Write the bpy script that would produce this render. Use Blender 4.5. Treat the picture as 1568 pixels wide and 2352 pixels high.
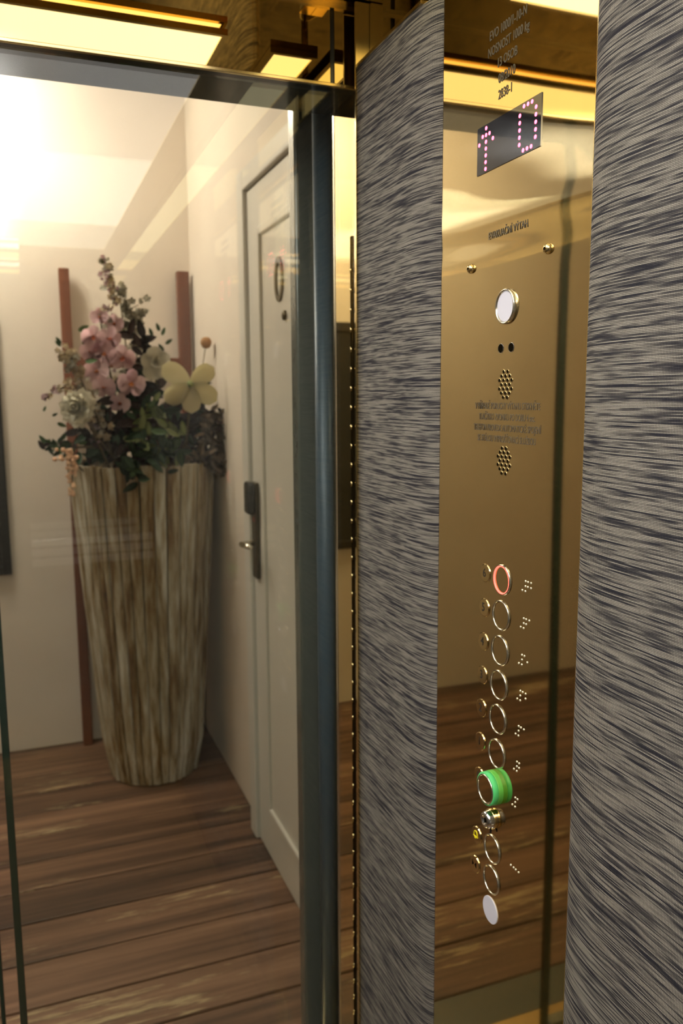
import bpy, bmesh, math, random
from mathutils import Vector, Matrix
random.seed(7)
for o in list(bpy.data.objects): bpy.data.objects.remove(o)
S = bpy.context.scene
COL = S.collection
PI = math.pi

# ------------------------------------------------------------------ camera
FPX, PITCH, YAW, ROLL, EYE = 1876.0, 8.07, 21.1, -0.37, Vector((0, 0, 1.55))
p_, y_, r_ = (math.radians(a) for a in (PITCH, YAW, ROLL))
FW = Vector((math.sin(y_)*math.cos(p_), math.cos(y_)*math.cos(p_), -math.sin(p_)))
RT0 = Vector((math.cos(y_), -math.sin(y_), 0)); UP0 = RT0.cross(FW)
RT = RT0*math.cos(r_) + UP0*math.sin(r_); UP = UP0*math.cos(r_) - RT0*math.sin(r_)
cd = bpy.data.cameras.new('camera'); cam = bpy.data.objects.new('camera', cd); COL.objects.link(cam)
cam.matrix_world = Matrix(((RT.x, UP.x, -FW.x, EYE.x), (RT.y, UP.y, -FW.y, EYE.y), (RT.z, UP.z, -FW.z, EYE.z), (0, 0, 0, 1)))
cd.sensor_fit = 'VERTICAL'; cd.sensor_height = 22.3; cd.sensor_width = 14.9
cd.lens = FPX/2352*22.3; cd.clip_start = 0.02
cd.dof.use_dof = True; cd.dof.focus_distance = 0.80; cd.dof.aperture_fstop = 4.8
S.camera = cam

# ------------------------------------------------------------------ world, exposure
W = bpy.data.worlds.new('world'); S.world = W; W.use_nodes = True
W.node_tree.nodes['Background'].inputs[0].default_value = (1.0, .92, .82, 1)
W.node_tree.nodes['Background'].inputs[1].default_value = 0.05
S.view_settings.view_transform = 'Standard'; S.view_settings.look = 'None'
S.view_settings.gamma = 1; S.view_settings.use_curve_mapping = False
S.view_settings.exposure = 0.0
CABIN_LAMP, CORRIDOR_LAMP = 15.5, 66.0      # emission strengths of the lamps

# ------------------------------------------------------------------ helpers
ORG = {}; WM = {}
def at(px, py, Y):
    """point of the place at depth Y seen at photograph pixel px,py"""
    d = FW*FPX + RT*(px-784) - UP*(py-1176)
    return EYE + d*((Y-EYE.y)/d.y)
def org(o): return ORG.get(o, Vector((0, 0, 0)))
def link(name, data, parent=None, loc=None):
    o = bpy.data.objects.new(name, data); COL.objects.link(o)
    ORG[o] = Vector(loc) if loc is not None else org(parent) if parent is not None else Vector((0, 0, 0))
    WM[o] = Matrix.Translation(ORG[o])
    if parent is not None: o.parent = parent; o.matrix_local = WM[parent].inverted() @ WM[o]
    else: o.location = ORG[o]
    return o
def tag(o, label, cat, group=None):
    o['label'] = label; o['category'] = cat
    if group: o['group'] = group
    return o
def struct(o): o['kind'] = 'structure'; return o
def thing(name, loc, label=None, cat=None, group=None):
    o = link(name, None, None, loc); o.empty_display_size = .05
    if label: tag(o, label, cat, group)
    return o
class MB:
    def __init__(s): s.bm = bmesh.new()
    def box(s, x0, x1, y0, y1, z0, z1, bev=0, seg=2):
        vs = [s.bm.verts.new((x, y, z)) for x in (x0, x1) for y in (y0, y1) for z in (z0, z1)]
        fs = [s.bm.faces.new([vs[i] for i in f]) for f in ((0,1,3,2),(4,6,7,5),(0,4,5,1),(2,3,7,6),(0,2,6,4),(1,5,7,3))]
        if bev:
            es = list({e for f in fs for e in f.edges})
            bmesh.ops.bevel(s.bm, geom=es, offset=bev, segments=seg, affect='EDGES', profile=.5)
        return s
    def lathe(s, prof, mtx, n=32, closed=False):
        """prof: list of (radius, height); axis = local z of mtx"""
        rings = []
        for r, h in prof:
            if r < 1e-6: rings.append([s.bm.verts.new(mtx @ Vector((0, 0, h)))])
            else: rings.append([s.bm.verts.new(mtx @ Vector((r*math.cos(2*PI*i/n), r*math.sin(2*PI*i/n), h))) for i in range(n)])
        pairs = list(zip(rings, rings[1:]))
        if closed: pairs.append((rings[-1], rings[0]))
        for a, b in pairs:
            for i in range(n):
                j = (i+1) % n
                if len(a) == 1 and len(b) == 1: continue
                if len(a) == 1: s.bm.faces.new((a[0], b[j], b[i]))
                elif len(b) == 1: s.bm.faces.new((a[i], a[j], b[0]))
                else: s.bm.faces.new((a[i], a[j], b[j], b[i]))
        return s
    def tube(s, pts, rads, n=8):
        pts = [Vector(p) for p in pts]
        if not hasattr(rads, '__len__'): rads = [rads]*len(pts)
        rings = []
        for i, p in enumerate(pts):
            t = (pts[min(i+1, len(pts)-1)] - pts[max(i-1, 0)]).normalized()
            a = t.cross(Vector((0, 0, 1)))
            if a.length < 1e-3: a = t.cross(Vector((1, 0, 0)))
            a.normalize(); b = t.cross(a)
            rings.append([s.bm.verts.new(p + (a*math.cos(2*PI*k/n) + b*math.sin(2*PI*k/n))*rads[i]) for k in range(n)])
        for u, v in zip(rings, rings[1:]):
            for k in range(n): s.bm.faces.new((u[k], u[(k+1) % n], v[(k+1) % n], v[k]))
        s.bm.faces.new(rings[0][::-1]); s.bm.faces.new(rings[-1])
        return s
    def grid(s, fn, nu, nv):
        g = [[s.bm.verts.new(fn(i/nu, j/nv)) for j in range(nv+1)] for i in range(nu+1)]
        for i in range(nu):
            for j in range(nv): s.bm.faces.new((g[i][j], g[i+1][j], g[i+1][j+1], g[i][j+1]))
        return s
    def mesh(s, name, mat, smooth=False):
        bmesh.ops.recalc_face_normals(s.bm, faces=s.bm.faces)
        me = bpy.data.meshes.new(name); s.bm.to_mesh(me); s.bm.free()
        me.materials.append(mat)
        if smooth:
            for f in me.polygons: f.use_smooth = True
        return me
    def build(s, name, mat, parent=None, smooth=False, loc=None):
        """verts are world coordinates"""
        o = None
        base = Vector(loc) if loc is not None else org(parent) if parent is not None else Vector((0, 0, 0))
        bmesh.ops.translate(s.bm, verts=s.bm.verts, vec=-base)
        me = s.mesh(name, mat, smooth)
        return link(name, me, parent, loc)
def inst(name, me, parent, mtx):
    """object sharing mesh data, placed by a world matrix under a parent that is only translated"""
    o = bpy.data.objects.new(name, me); COL.objects.link(o); o.parent = parent
    o.matrix_local = WM[parent].inverted() @ mtx
    ORG[o] = mtx.translation.copy(); WM[o] = mtx.copy()
    return o
def boxo(name, b, mat, parent=None, bev=0, loc=None): return MB().box(*b, bev=bev).build(name, mat, parent, loc=loc)

# ------------------------------------------------------------------ materials
def srgb(r, g, b):
    f = lambda c: (c/255/12.92) if c/255 <= .04045 else ((c/255+.055)/1.055)**2.4
    return (f(r), f(g), f(b), 1)
class N:
    def __init__(s, name):
        s.m = bpy.data.materials.new(name); s.m.use_nodes = True; s.t = s.m.node_tree; s.n = s.t.nodes
        s.p = s.n['Principled BSDF']; s.out = s.n['Material Output']
    def add(s, typ, **kw):
        n = s.n.new(typ)
        for k, v in kw.items(): setattr(n, k, v)
        return n
    def l(s, a, b): s.t.links.new(a, b)
    def val(s, sock, v):
        if hasattr(v, 'is_output'): s.l(v, sock)
        else: sock.default_value = v
    def math(s, op, a, b=0, c=None, clamp=False):
        n = s.add('ShaderNodeMath', operation=op, use_clamp=clamp)
        s.val(n.inputs[0], a); s.val(n.inputs[1], b)
        if c is not None: s.val(n.inputs[2], c)
        return n.outputs[0]
    def mapping(s, vec, scale=(1, 1, 1), loc=(0, 0, 0)):
        n = s.add('ShaderNodeMapping'); s.l(vec, n.inputs['Vector'])
        n.inputs['Scale'].default_value = scale; s.val(n.inputs['Location'], loc); return n.outputs[0]
    def noise(s, vec, scale=1, detail=2, rough=.5):
        n = s.add('ShaderNodeTexNoise'); s.l(vec, n.inputs['Vector'])
        n.inputs['Scale'].default_value = scale; n.inputs['Detail'].default_value = detail; n.inputs['Roughness'].default_value = rough
        return n.outputs['Fac']
    def ramp(s, fac, stops):
        n = s.add('ShaderNodeValToRGB'); s.l(fac, n.inputs[0]); e = n.color_ramp.elements
        while len(e) < len(stops): e.new(.5)
        for i, (p, c) in enumerate(stops): e[i].position = p; e[i].color = c if hasattr(c, '__len__') else (c, c, c, 1)
        return n.outputs[0]
    def mix(s, fac, a, b, mode='MIX'):
        n = s.add('ShaderNodeMix', data_type='RGBA', blend_type=mode)
        s.val(n.inputs[0], fac); s.val(n.inputs[6], a); s.val(n.inputs[7], b); return n.outputs[2]
    def bump(s, h, strength=.3, dist=.001):
        n = s.add('ShaderNodeBump'); s.l(h, n.inputs['Height']); n.inputs['Strength'].default_value = strength; n.inputs['Distance'].default_value = dist
        s.l(n.outputs[0], s.p.inputs['Normal'])
    def coord(s, k='Object'): return s.add('ShaderNodeTexCoord').outputs[k]
    def set(s, **kw):
        for k, v in kw.items(): s.val(s.p.inputs[k.replace('_', ' ')], v)
        return s
def plain(name, col, rough=.5, metal=0, spec=.5, var=.12, scale=40, **kw):
    m = N(name); f = m.noise(m.coord(), scale, 3)
    lo = tuple(c*(1-var) for c in col[:3])+(1,); hi = tuple(min(1, c*(1+var)) for c in col[:3])+(1,)
    m.set(Base_Color=m.mix(f, lo, hi), Roughness=rough, Metallic=metal, **kw)
    m.p.inputs['Specular IOR Level'].default_value = spec
    return m.m
def emis(name, col, strength):
    m = N(name); m.set(Base_Color=col, Emission_Color=col, Emission_Strength=strength, Roughness=.4); return m.m

def brass_mat(name, rough, col, brushed=0.0):
    m = N(name); c = m.coord()
    sm = m.noise(m.mapping(c, (2, 2, 1.2)), 3, 4)
    br = m.noise(m.mapping(c, (900, 900, 3)), 1, 2)
    f = m.math('ADD', m.math('MULTIPLY', sm, .6), m.math('MULTIPLY', br, .4))
    m.set(Base_Color=m.mix(f, tuple(x*.93 for x in col)+(1,), tuple(min(1, x*1.05) for x in col)+(1,)), Metallic=1.0,
          Roughness=m.math('ADD', rough*.75, m.math('MULTIPLY', f, rough*.5)))
    return m.m
BRASS = brass_mat('polished_brass', .025, (.78, .60, .275))
PLATE = brass_mat('satin_brass', .035, (.67, .53, .285))
BRASS_EDGE = brass_mat('brass_trim', .18, (.80, .63, .30))
NPLATE = brass_mat('plate_brass', .14, (.76, .60, .31))
STEEL = brass_mat('pale_steel', .2, (.78, .74, .62))
SATIN = plain('satin_white_metal', (.95, .95, .93, 1), .32, .6, .8, .02)
CHROME = brass_mat('chrome', .12, (.82, .82, .84))
GREEN_METAL = plain('grey_green_lacquer', srgb(88, 91, 84), .25, .1, .7, .06)
STILE_METAL = plain('polished_green_steel', (.40, .45, .40, 1), .10, .9, .6, .04)
BLUE_METAL = plain('blue_grey_metal', srgb(66, 80, 90), .4, .1, .4, .06)
DARK_METAL = plain('dark_grey_metal', srgb(66, 70, 72), .16, .55, .6, .05)
BLACK = plain('black', (.006, .006, .007, 1), .5, 0, .3)
HOLE = plain('hole_dark', (.008, .006, .003, 1), .9, 0, 0)
DISPLAY = plain('display_glass', (.012, .012, .016, 1), .04, 0, .9, .02)
ENGRAVE = plain('engraved_grey', srgb(98, 89, 72), .55, .1, .3)
DIGIT = plain('digit_black', (.02, .017, .012, 1), .5)
LED = emis('red_led', (1, .06, .13, 1), 11)
HALO = emis('red_halo', (1, .10, .07, 1), 3.2)
WHITE_DISC = plain('white_plastic', (.72, .71, .79, 1), .45, 0, .3, .02)
GREEN_PLASTIC = plain('mint_green_plastic', (.10, .66, .20, 1), .4, 0, .5, .05)
GREEN_PLASTIC2 = plain('leaf_green_plastic', (.12, .46, .06, 1), .45, 0, .5, .05)
YELLOW = plain('yellow_print', (.85, .78, .02, 1), .5)
PLASTER = N('cream_plaster')
f = PLASTER.noise(PLASTER.coord(), 3, 5)
PLASTER.set(Base_Color=PLASTER.mix(f, srgb(218, 203, 186), srgb(232, 220, 204)), Roughness=.85)
PLASTER.bump(PLASTER.noise(PLASTER.coord(), 60, 4), .15, .002); PLASTER = PLASTER.m
CEIL = plain('ceiling_white', srgb(243, 238, 232), .8, 0, .3, .02, 4)
DOOR_WHITE = plain('door_white_paint', srgb(212, 206, 194), .38, 0, .5, .03, 6)
BRONZE = plain('dark_bronze', srgb(86, 76, 56), .35, .7, .5, .2)
def tube_panel(name, cores, base, soft=.13):
    """opal diffuser: even glow, brightest over the lamps behind it. cores: (x, half x, y, half y) in object space"""
    m = N(name); sx = m.add('ShaderNodeSeparateXYZ'); m.l(m.coord('Object'), sx.inputs[0])
    def fall(v, c, h):
        d = m.math('ABSOLUTE', m.math('SUBTRACT', v, c)); n = m.add('ShaderNodeMapRange', interpolation_type='SMOOTHSTEP')
        m.val(n.inputs[0], d); n.inputs[1].default_value = h+soft; n.inputs[2].default_value = max(0, h-soft*.4); n.inputs[3].default_value = 0; n.inputs[4].default_value = 1; return n.outputs[0]
    f = None
    for x, hx, y, hy in cores:
        k = m.math('MULTIPLY', fall(sx.outputs[0], x, hx), fall(sx.outputs[1], y, hy)); f = k if f is None else m.math('MAXIMUM', f, k)
    m.set(Base_Color=(.9, .88, .8, 1), Emission_Color=m.mix(f, (1, .95, .88, 1), (1, .98, .96, 1)), Emission_Strength=m.math('MULTIPLY_ADD', f, CABIN_LAMP, base), Roughness=.4)
    return m.m
CABIN_LIGHT = tube_panel('cabin_opal_panel', ((-.09, .17, .485, .06), (-.10, .17, -.37, .22)), 2.3)
COVE_LIGHT = emis('cabin_cove_light', (1, .90, .52, 1), 1.6)
CORR_LIGHT = emis('corridor_opal_dome', (1, .89, .77, 1), CORRIDOR_LAMP)
CANVAS = plain('dark_canvas', srgb(38, 36, 34), .5, 0, .4, .4, 5)
CARPET = plain('cabin_floor_brown', srgb(104, 78, 48), .35, 0, .5, .3, 25)

def glass_mat():
    m = N('clear_glass'); t, g, fr, mx = m.add('ShaderNodeBsdfTransparent'), m.add('ShaderNodeBsdfGlossy'), m.add('ShaderNodeLayerWeight'), m.add('ShaderNodeMixShader')
    t.inputs[0].default_value = (.965, .985, .972, 1); g.inputs['Roughness'].default_value = .012; fr.inputs['Blend'].default_value = .5
    m.l(m.math('MULTIPLY_ADD', m.math('POWER', fr.outputs['Facing'], 5), .955, .045), mx.inputs[0]); m.l(t.outputs[0], mx.inputs[1]); m.l(g.outputs[0], mx.inputs[2]); m.l(mx.outputs[0], m.out.inputs[0])
    return m.m
GLASS = glass_mat()

def fabric_mat():
    m = N('slub_weave_fabric'); uv = m.add('ShaderNodeUVMap', uv_map='weave').outputs[0]
    sx = m.add('ShaderNodeSeparateXYZ'); m.l(uv, sx.inputs[0]); u, v = sx.outputs[0], sx.outputs[1]
    def streak(pitch, ulen, k):
        row = m.math('FLOOR', m.math('MULTIPLY', v, 1000/pitch))
        cv = m.add('ShaderNodeCombineXYZ'); m.l(m.math('MULTIPLY', u, ulen), cv.inputs[0]); m.l(m.math('MULTIPLY', row, k), cv.inputs[1]); cv.inputs[2].default_value = k*5
        return m.noise(cv.outputs[0], 1, 2, .55)
    fine = streak(1.25, 17, 3.17); pair = streak(1.25, 6, 1.93); band = m.noise(m.mapping(uv, (9, 170, 1)), 1, 2)
    d = m.math('ADD', m.math('ADD', m.math('MULTIPLY', fine, .58), m.math('MULTIPLY', pair, .26)), m.math('MULTIPLY', band, .16))
    dark = m.ramp(d, [(.43, 0), (.48, .25), (.535, .8), (.59, 1)])
    wv = m.math('SINE', m.math('MULTIPLY', v, 2*PI*1000/1.25)); wu = m.math('SINE', m.math('MULTIPLY', u, 2*PI*1000/1.65))
    g1 = m.math('MULTIPLY_ADD', wv, .5, .5); g2 = m.math('MULTIPLY_ADD', wu, .42, .58)
    g = m.math('MULTIPLY', m.ramp(g1, [(.12, .03), (.75, 1)]), m.ramp(m.math('MULTIPLY_ADD', wu, .5, .5), [(.05, .22), (.65, 1)]))
    light = m.mix(m.noise(m.mapping(uv, (30, 300, 1)), 1, 2), srgb(186, 178, 163), srgb(236, 228, 212))
    light = m.mix(g, srgb(18, 17, 19), light)
    darkc = m.mix(g, (.006, .0065, .009, 1), srgb(68, 66, 75))
    m.set(Base_Color=m.mix(dark, light, darkc), Roughness=.9)
    m.p.inputs['Specular IOR Level'].default_value = .15
    m.bump(g, .35, .0006)
    return m.m
FABRIC = fabric_mat()

def wood_mat(name, stops, scale=(1.2, 26, 26), worn=None, rough=.5, axis_random=True, spec=.4):
    m = N(name); c = m.coord(); oi = m.add('ShaderNodeObjectInfo')
    off = m.add('ShaderNodeCombineXYZ'); m.l(m.math('MULTIPLY', oi.outputs['Random'], 37), off.inputs[0]); m.l(m.math('MULTIPLY', oi.outputs['Random'], 13), off.inputs[2])
    v = m.mapping(c, scale, off.outputs[0])
    n1 = m.noise(v, 1, 6, .62); n2 = m.noise(m.mapping(c, tuple(s*.35 for s in scale), off.outputs[0]), 1, 3)
    f = m.math('ADD', m.math('MULTIPLY', n1, .6), m.math('MULTIPLY', n2, .4))
    f = m.math('ADD', f, m.math('MULTIPLY_ADD', oi.outputs['Random'], .13, -.065))
    col = m.ramp(f, stops)
    if worn:
        w = m.noise(m.mapping(c, worn[0], off.outputs[0]), 1, 6, .7); w2 = m.noise(m.mapping(c, worn[3], off.outputs[0]), 1, 2)
        mask = m.ramp(m.math('ADD', m.math('MULTIPLY', w, .5), m.math('MULTIPLY', w2, .5)), [(worn[1], 0), (worn[1]+.06, 1)])
        col = m.mix(mask, col, worn[2])
    m.set(Base_Color=col, Roughness=rough); m.p.inputs['Specular IOR Level'].default_value = spec
    m.bump(n1, .25, .002)
    return m.m
PLANK = wood_mat('worn_floor_plank', [(.30, srgb(50, 38, 31)), (.43, srgb(86, 64, 50)), (.54, srgb(120, 89, 69)), (.72, srgb(152, 116, 92))],
                 scale=(1.3, 30, 30), worn=((6, 70, 10), .572, srgb(186, 164, 126), (1.1, 4, 3)), rough=.5)
POST_WOOD = wood_mat('red_brown_wood', [(.3, srgb(84, 48, 32)), (.6, srgb(122, 74, 52)), (.8, srgb(140, 90, 66))], scale=(40, 40, 2.5), rough=.55)
STAVE = wood_mat('whitewashed_stave', [(.30, srgb(84, 62, 38)), (.41, srgb(124, 100, 66)), (.47, srgb(150, 132, 100)), (.54, srgb(174, 162, 138)), (.66, srgb(210, 204, 190))],
                 scale=(46, 46, 5), rough=.75, spec=.2)
SOIL = plain('dark_filling', srgb(40, 34, 28), .9, 0, .2, .4, 60)

# ================================================================== THE SETTING
# ---- corridor outside the lift: planked floor, plaster walls, two ceiling heights
floor = struct(boxo('floor', (-3.0, .74, 1.56, 3.80, -.06, -.046), plain('floor_underlay', srgb(30, 22, 16), .8), loc=(-1, 2.6, -.03)))
joints = [1.702, 1.888, 2.058, 2.24, 2.428, 2.60, 2.775, 2.95, 3.115, 3.29, 3.46, 3.61, 3.745]
for i, (a, b) in enumerate(zip(joints, joints[1:])):
    g = .005 if i not in (0, 1, 3, 5, 8) else .010
    boxo('floor_plank', (-3.0, .728, a+g*.5, b-g*.5, -.045, random.uniform(-.0015, 0)), PLANK, floor, bev=.003)
struct(boxo('wall_back', (-3.0, .83, 3.745, 3.84, -.05, 2.92), PLASTER, loc=(-1, 3.79, 0)))
struct(boxo('wall_right', (.728, .83, 1.56, 3.745, -.05, 2.9), PLASTER, loc=(.78, 2.6, 0)))
struct(boxo('wall_far', (-3.1, -3.0, 1.56, 3.84, -.05, 2.9), PLASTER, loc=(-3.05, 2.6, 0)))
for nm, b in (('wall_landing', (-3.0, -.80, 1.46, 1.56, -.05, 2.9)), ('wall_landing_side', (.62, .83, 1.46, 1.56, -.05, 2.9)), ('wall_landing_top', (-.80, .62, 1.46, 1.56, 2.16, 2.9))):
    struct(boxo(nm, b, PLASTER, loc=((b[0]+b[1])/2, 1.51, b[4])))
struct(boxo('ceiling', (-3.0, .728, 1.56, 3.745, 2.85, 2.92), CEIL, loc=(-1, 2.6, 2.86)))

# ---- lift cabin shell
CX0, CX1, CY0, CY1, CZ = -.66, .50, -1.0, 1.21, 2.12
struct(boxo('floor_cabin', (CX0-.05, CX1+.05, CY0-.05, CY1+.02, -.05, 0), CARPET, loc=(0, 0, -.02)))
struct(boxo('trim_1', (-.76, .60, CY1+.021, 1.58, -.045, -.001), BRASS_EDGE, loc=(0, 1.38, -.02)))          # door sill
struct(boxo('trim_9', (-.80, .62, 1.581, 1.70, -.045, -.001), GREEN_METAL, loc=(0, 1.64, -.02), bev=.002))   # landing threshold
struct(boxo('wall_cabin_right', (CX1+.006, CX1+.04, CY0-.05, 1.195, 0, CZ), BRASS, loc=(.52, .2, 0)))
struct(boxo('trim_8', (CX1, CX1+.04, 1.1955, 1.315, 0, CZ), BRASS, loc=(.52, 1.25, 0)))          # narrow brass return beside the door
struct(boxo('wall_cabin_left', (CX0-.04, CX0, CY0-.05, 1.315, 0, CZ), BRASS, loc=(-.68, .2, 0)))
struct(boxo('wall_cabin_back', (CX0, CX1, CY0-.05, CY0, 0, CZ), BRASS, loc=(0, -1.02, 0)))
struct(boxo('ceiling_cabin', (CX0-.04, CX1+.04, CY0-.05, CY1+.13, CZ, CZ+.05), BRASS, loc=(0, .2, CZ)))
# header above the door: polished brass face in two lengths, dark steel underside
hd = struct(boxo('trim_2', (CX0, CX1, CY1+.003, CY1+.13, 2.010, CZ), DARK_METAL, loc=(0, 1.27, 2.0)))
boxo('brass_face', (CX0, .4535, CY1, CY1+.003, 2.010, CZ-.004), BRASS, hd)
boxo('brass_face', (.4605, CX1-.001, CY1, CY1+.003, 2.010, CZ-.004), BRASS, hd)
boxo('brass_lip', (CX0, CX1-.001, CY1-.002, CY1+.004, 2.006, 2.0115), BRASS_EDGE, hd, bev=.001)
boxo('ceiling_bead', (CX0, CX1, CY1-.004, CY1, CZ-.006, CZ), BRASS_EDGE, hd)

# ---- lift doors: cabin leaves (clear glass, blue-grey stiles) and landing leaves (glass in grey-green frames)
GLASS_EDGE = plain('dark_green_glass_edge', srgb(38, 52, 44), .2, 0, .6, .05)
d1 = struct(thing('door_1', (.2, 1.452, 0)))         # right landing leaf
MB().box(-.060, .490, 1.448, 1.456, .02, 2.13).build('glass_pane', GLASS, d1)
MB().box(-.0665, -.0545, 1.445, 1.459, .0, 2.15, bev=.002).build('edge_profile', GLASS_EDGE, d1)
MB().box(.469, .545, 1.435, 1.471, .0, 2.155, bev=.004).build('stile', GREEN_METAL, d1)
MB().box(-.054, .469, 1.437, 1.469, 0, .05, bev=.002).build('bottom_rail', STILE_METAL, d1)
MB().box(-.054, .469, 1.437, 1.469, 2.12, 2.155, bev=.002).build('top_rail', STILE_METAL, d1)
d2 = struct(thing('door_2', (-.4, 1.490, 0)))        # left landing leaf, its edge overlapping behind the right one
MB().box(-.700, -.100, 1.486, 1.494, .02, 2.13).build('glass_pane', GLASS, d2)
MB().box(-.1005, -.0925, 1.484, 1.496, .0, 2.15, bev=.002).build('edge_profile', GLASS_EDGE, d2)
MB().box(-.760, -.690, 1.473, 1.509, .0, 2.155, bev=.004).build('stile', GREEN_METAL, d2)
MB().box(-.690, -.101, 1.475, 1.505, 0, .05, bev=.002).build('bottom_rail', STILE_METAL, d2)
d3 = struct(thing('door_3', (.2, 1.225, 0)))         # right cabin leaf, frameless
MB().box(-.078, .4975, 1.221, 1.229, .02, 2.004).build('glass_pane', GLASS, d3)
MB().box(-.078, .4975, 1.219, 1.231, .002, .02).build('bottom_shoe', STEEL, d3)
d4 = struct(thing('door_4', (-.37, 1.225, 0)))
MB().box(-.655, -.082, 1.221, 1.229, .02, 2.004).build('glass_pane', GLASS, d4)
MB().box(-.655, -.082, 1.219, 1.231, .002, .02).build('bottom_shoe', STEEL, d4)
st_ = struct(thing('trim_10', (.503, 1.386, 0))); MB().tube([(.503, 1.386, 0.0), (.503, 1.386, 2.10)], .0165, 20).build('round_post', BLUE_METAL, st_, True)
st_ = struct(thing('trim_11', (-.663, 1.386, 0))); MB().tube([(-.663, 1.386, 0.0), (-.663, 1.386, 2.10)], .0165, 20).build('round_post', BLUE_METAL, st_, True)
# jamb strips on the right of the opening, between cabin wall and landing leaf
j = struct(boxo('trim_3', (.512, .55, 1.317, 1.345, 0, 2.10), BRASS_EDGE, loc=(.53, 1.33, 0), bev=.002))
struct(boxo('trim_4', (.5005, .512, 1.318, 1.330, 0, 2.10), STEEL, loc=(.506, 1.33, 0), bev=.003))
struct(boxo('trim_5', (.526, .60, 1.346, 1.44, 0, 2.12), BRASS, loc=(.55, 1.41, 0)))
struct(boxo('trim_6', (-.72, -.69, 1.317, 1.44, 0, 2.12), BRASS, loc=(-.7, 1.4, 0)))
struct(boxo('trim_7', (-.78, .62, 1.345, 1.44, 2.13, 2.2), DARK_METAL, loc=(0, 1.4, 2.15)))

# ---- piano hinge on the brass return beside the fabric strip
hin = tag(thing('piano_hinge', (.4985, 1.243, 0)), 'thin dashed piano hinge running down the narrow brass return', 'hinge')
MB().box(.4982, .4999, 1.2370, 1.2460, .05, 1.80).build('slot', HOLE, hin)
kn = MB().tube([(0, 0, 0), (0, 0, .008)], .0019, 8).mesh('knuckle', NPLATE, True)
z = .07
while z < 1.76:
    inst('knuckle', kn, hin, Matrix.Translation((.4975, 1.2412, z))); z += .031

# ---- padded fabric wall panels
def pad(name, prof, z0, z1, label):
    """prof: plan outline (x, y) points; extruded in z with weave uv in metres"""
    L = [0]
    for a, b in zip(prof, prof[1:]): L.append(L[-1]+math.dist(a, b))
    bm = bmesh.new(); uvl = bm.loops.layers.uv.new('weave'); nz = 24
    base = Vector((prof[0][0], prof[0][1], z0))
    g = [[bm.verts.new(Vector((x, y, z0+(z1-z0)*k/nz))-base) for k in range(nz+1)] for x, y in prof]
    for i in range(len(prof)-1):
        for k in range(nz):
            f = bm.faces.new((g[i][k], g[i+1][k], g[i+1][k+1], g[i][k+1])); f.smooth = True
            for lo, (ii, kk) in zip(f.loops, ((i, k), (i+1, k), (i+1, k+1), (i, k+1))): lo[uvl].uv = (L[ii], z0+(z1-z0)*kk/nz)
    # close towards the wall
    xb = max(p[0] for p in prof) if prof[0][0] > 0 else min(p[0] for p in prof)
    bmesh.ops.recalc_face_normals(bm, faces=bm.faces)
    me = bpy.data.meshes.new('fabric_cover'); bm.to_mesh(me); bm.free(); me.materials.append(FABRIC)
    t = thing(name, base, label, 'wall panel', 'padded fabric panels')
    c = link('fabric_cover', me, t, base)
    sd = c.modifiers.new('thick', 'SOLIDIFY'); sd.thickness = .002; sd.offset = -1 
    return t
def arc(c, rx, ry, a0, a1, n=14): return [(c[0]+rx*math.cos(math.radians(a0+(a1-a0)*i/n)), c[1]+ry*math.sin(math.radians(a0+(a1-a0)*i/n))) for i in range(n+1)]
XS = .486          # face of the strip
strip = [(XS, 1.184)] + [(XS, 1.184-(1.184-1.015)*i/6) for i in range(1, 6)] + arc((.5030, 1.015), .5030-XS, .073, 180, 270, 16)
ps = pad('fabric_panel', strip, .10, 2.028, 'narrow grey slub fabric wall strip between brass hinge return and button panel')
boxo('core_board', (XS+.003, .5055, 1.02, 1.183, .101, 2.027), BLACK, ps)
boxo('brass_edge_strip', (XS-.002, .5055, 1.1845, 1.189, .10, 2.118), BRASS_EDGE, ps)
boxo('brass_top_strip', (XS-.001, .5055, .975, 1.184, 2.0285, 2.0325), BRASS_EDGE, ps)
XP = .478
pan = arc((.5030, .562), .5030-XP, .085, 90, 180, 18) + [(XP, .562-(.562+.98)*i/10) for i in range(1, 11)]
pp = pad('fabric_panel', pan, .10, 2.10, 'large grey slub fabric wall panel right of the brass button panel')
boxo('core_board', (XP+.003, .5055, -.98, .55, .101, 2.099), BLACK, pp)
boxo('brass_edge_strip', (.4945, .5055, .6375, .6430, .02, 2.118), BRASS_EDGE, pp)
# panels on the other cabin walls (seen only in reflections)
lp = [(CX0+.014, 1.15-2.1*i/10) for i in range(11)]
pad('fabric_panel', lp, .10, 2.05, 'grey slub fabric panel on the cabin wall opposite the buttons')
pb = [(CX0+.03+1.10*i/8, CY0+.014) for i in range(9)]
pad('fabric_panel', pb, .10, 2.05, 'grey slub fabric panel on the rear cabin wall above the handrail')
# skirting of the cabin
for i, b in enumerate(((.488, .5055, -.99, 1.189, 0, .098), (CX0+.0005, CX0+.012, -.99, 1.20, 0, .098))):
    struct(boxo('baseboard_right' if i == 0 else 'baseboard_left', b, STEEL, loc=(b[0], 0, 0)))
# handrail on rear wall
hr = tag(thing('handrail', (.0, CY0+.05, .92)), 'flat steel handrail on the rear cabin wall', 'handrail')
for zz in (.905, .945, .985): MB().box(.0, .47, CY0+.055, CY0+.066, zz-.015, zz+.015, bev=.0052, seg=3).build('rail', SATIN, hr)
for xx in (.04, .42): MB().box(xx-.01, xx+.01, CY0+.016, CY0+.065, .90, 1.005).build('bracket', CHROME, hr)

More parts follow.
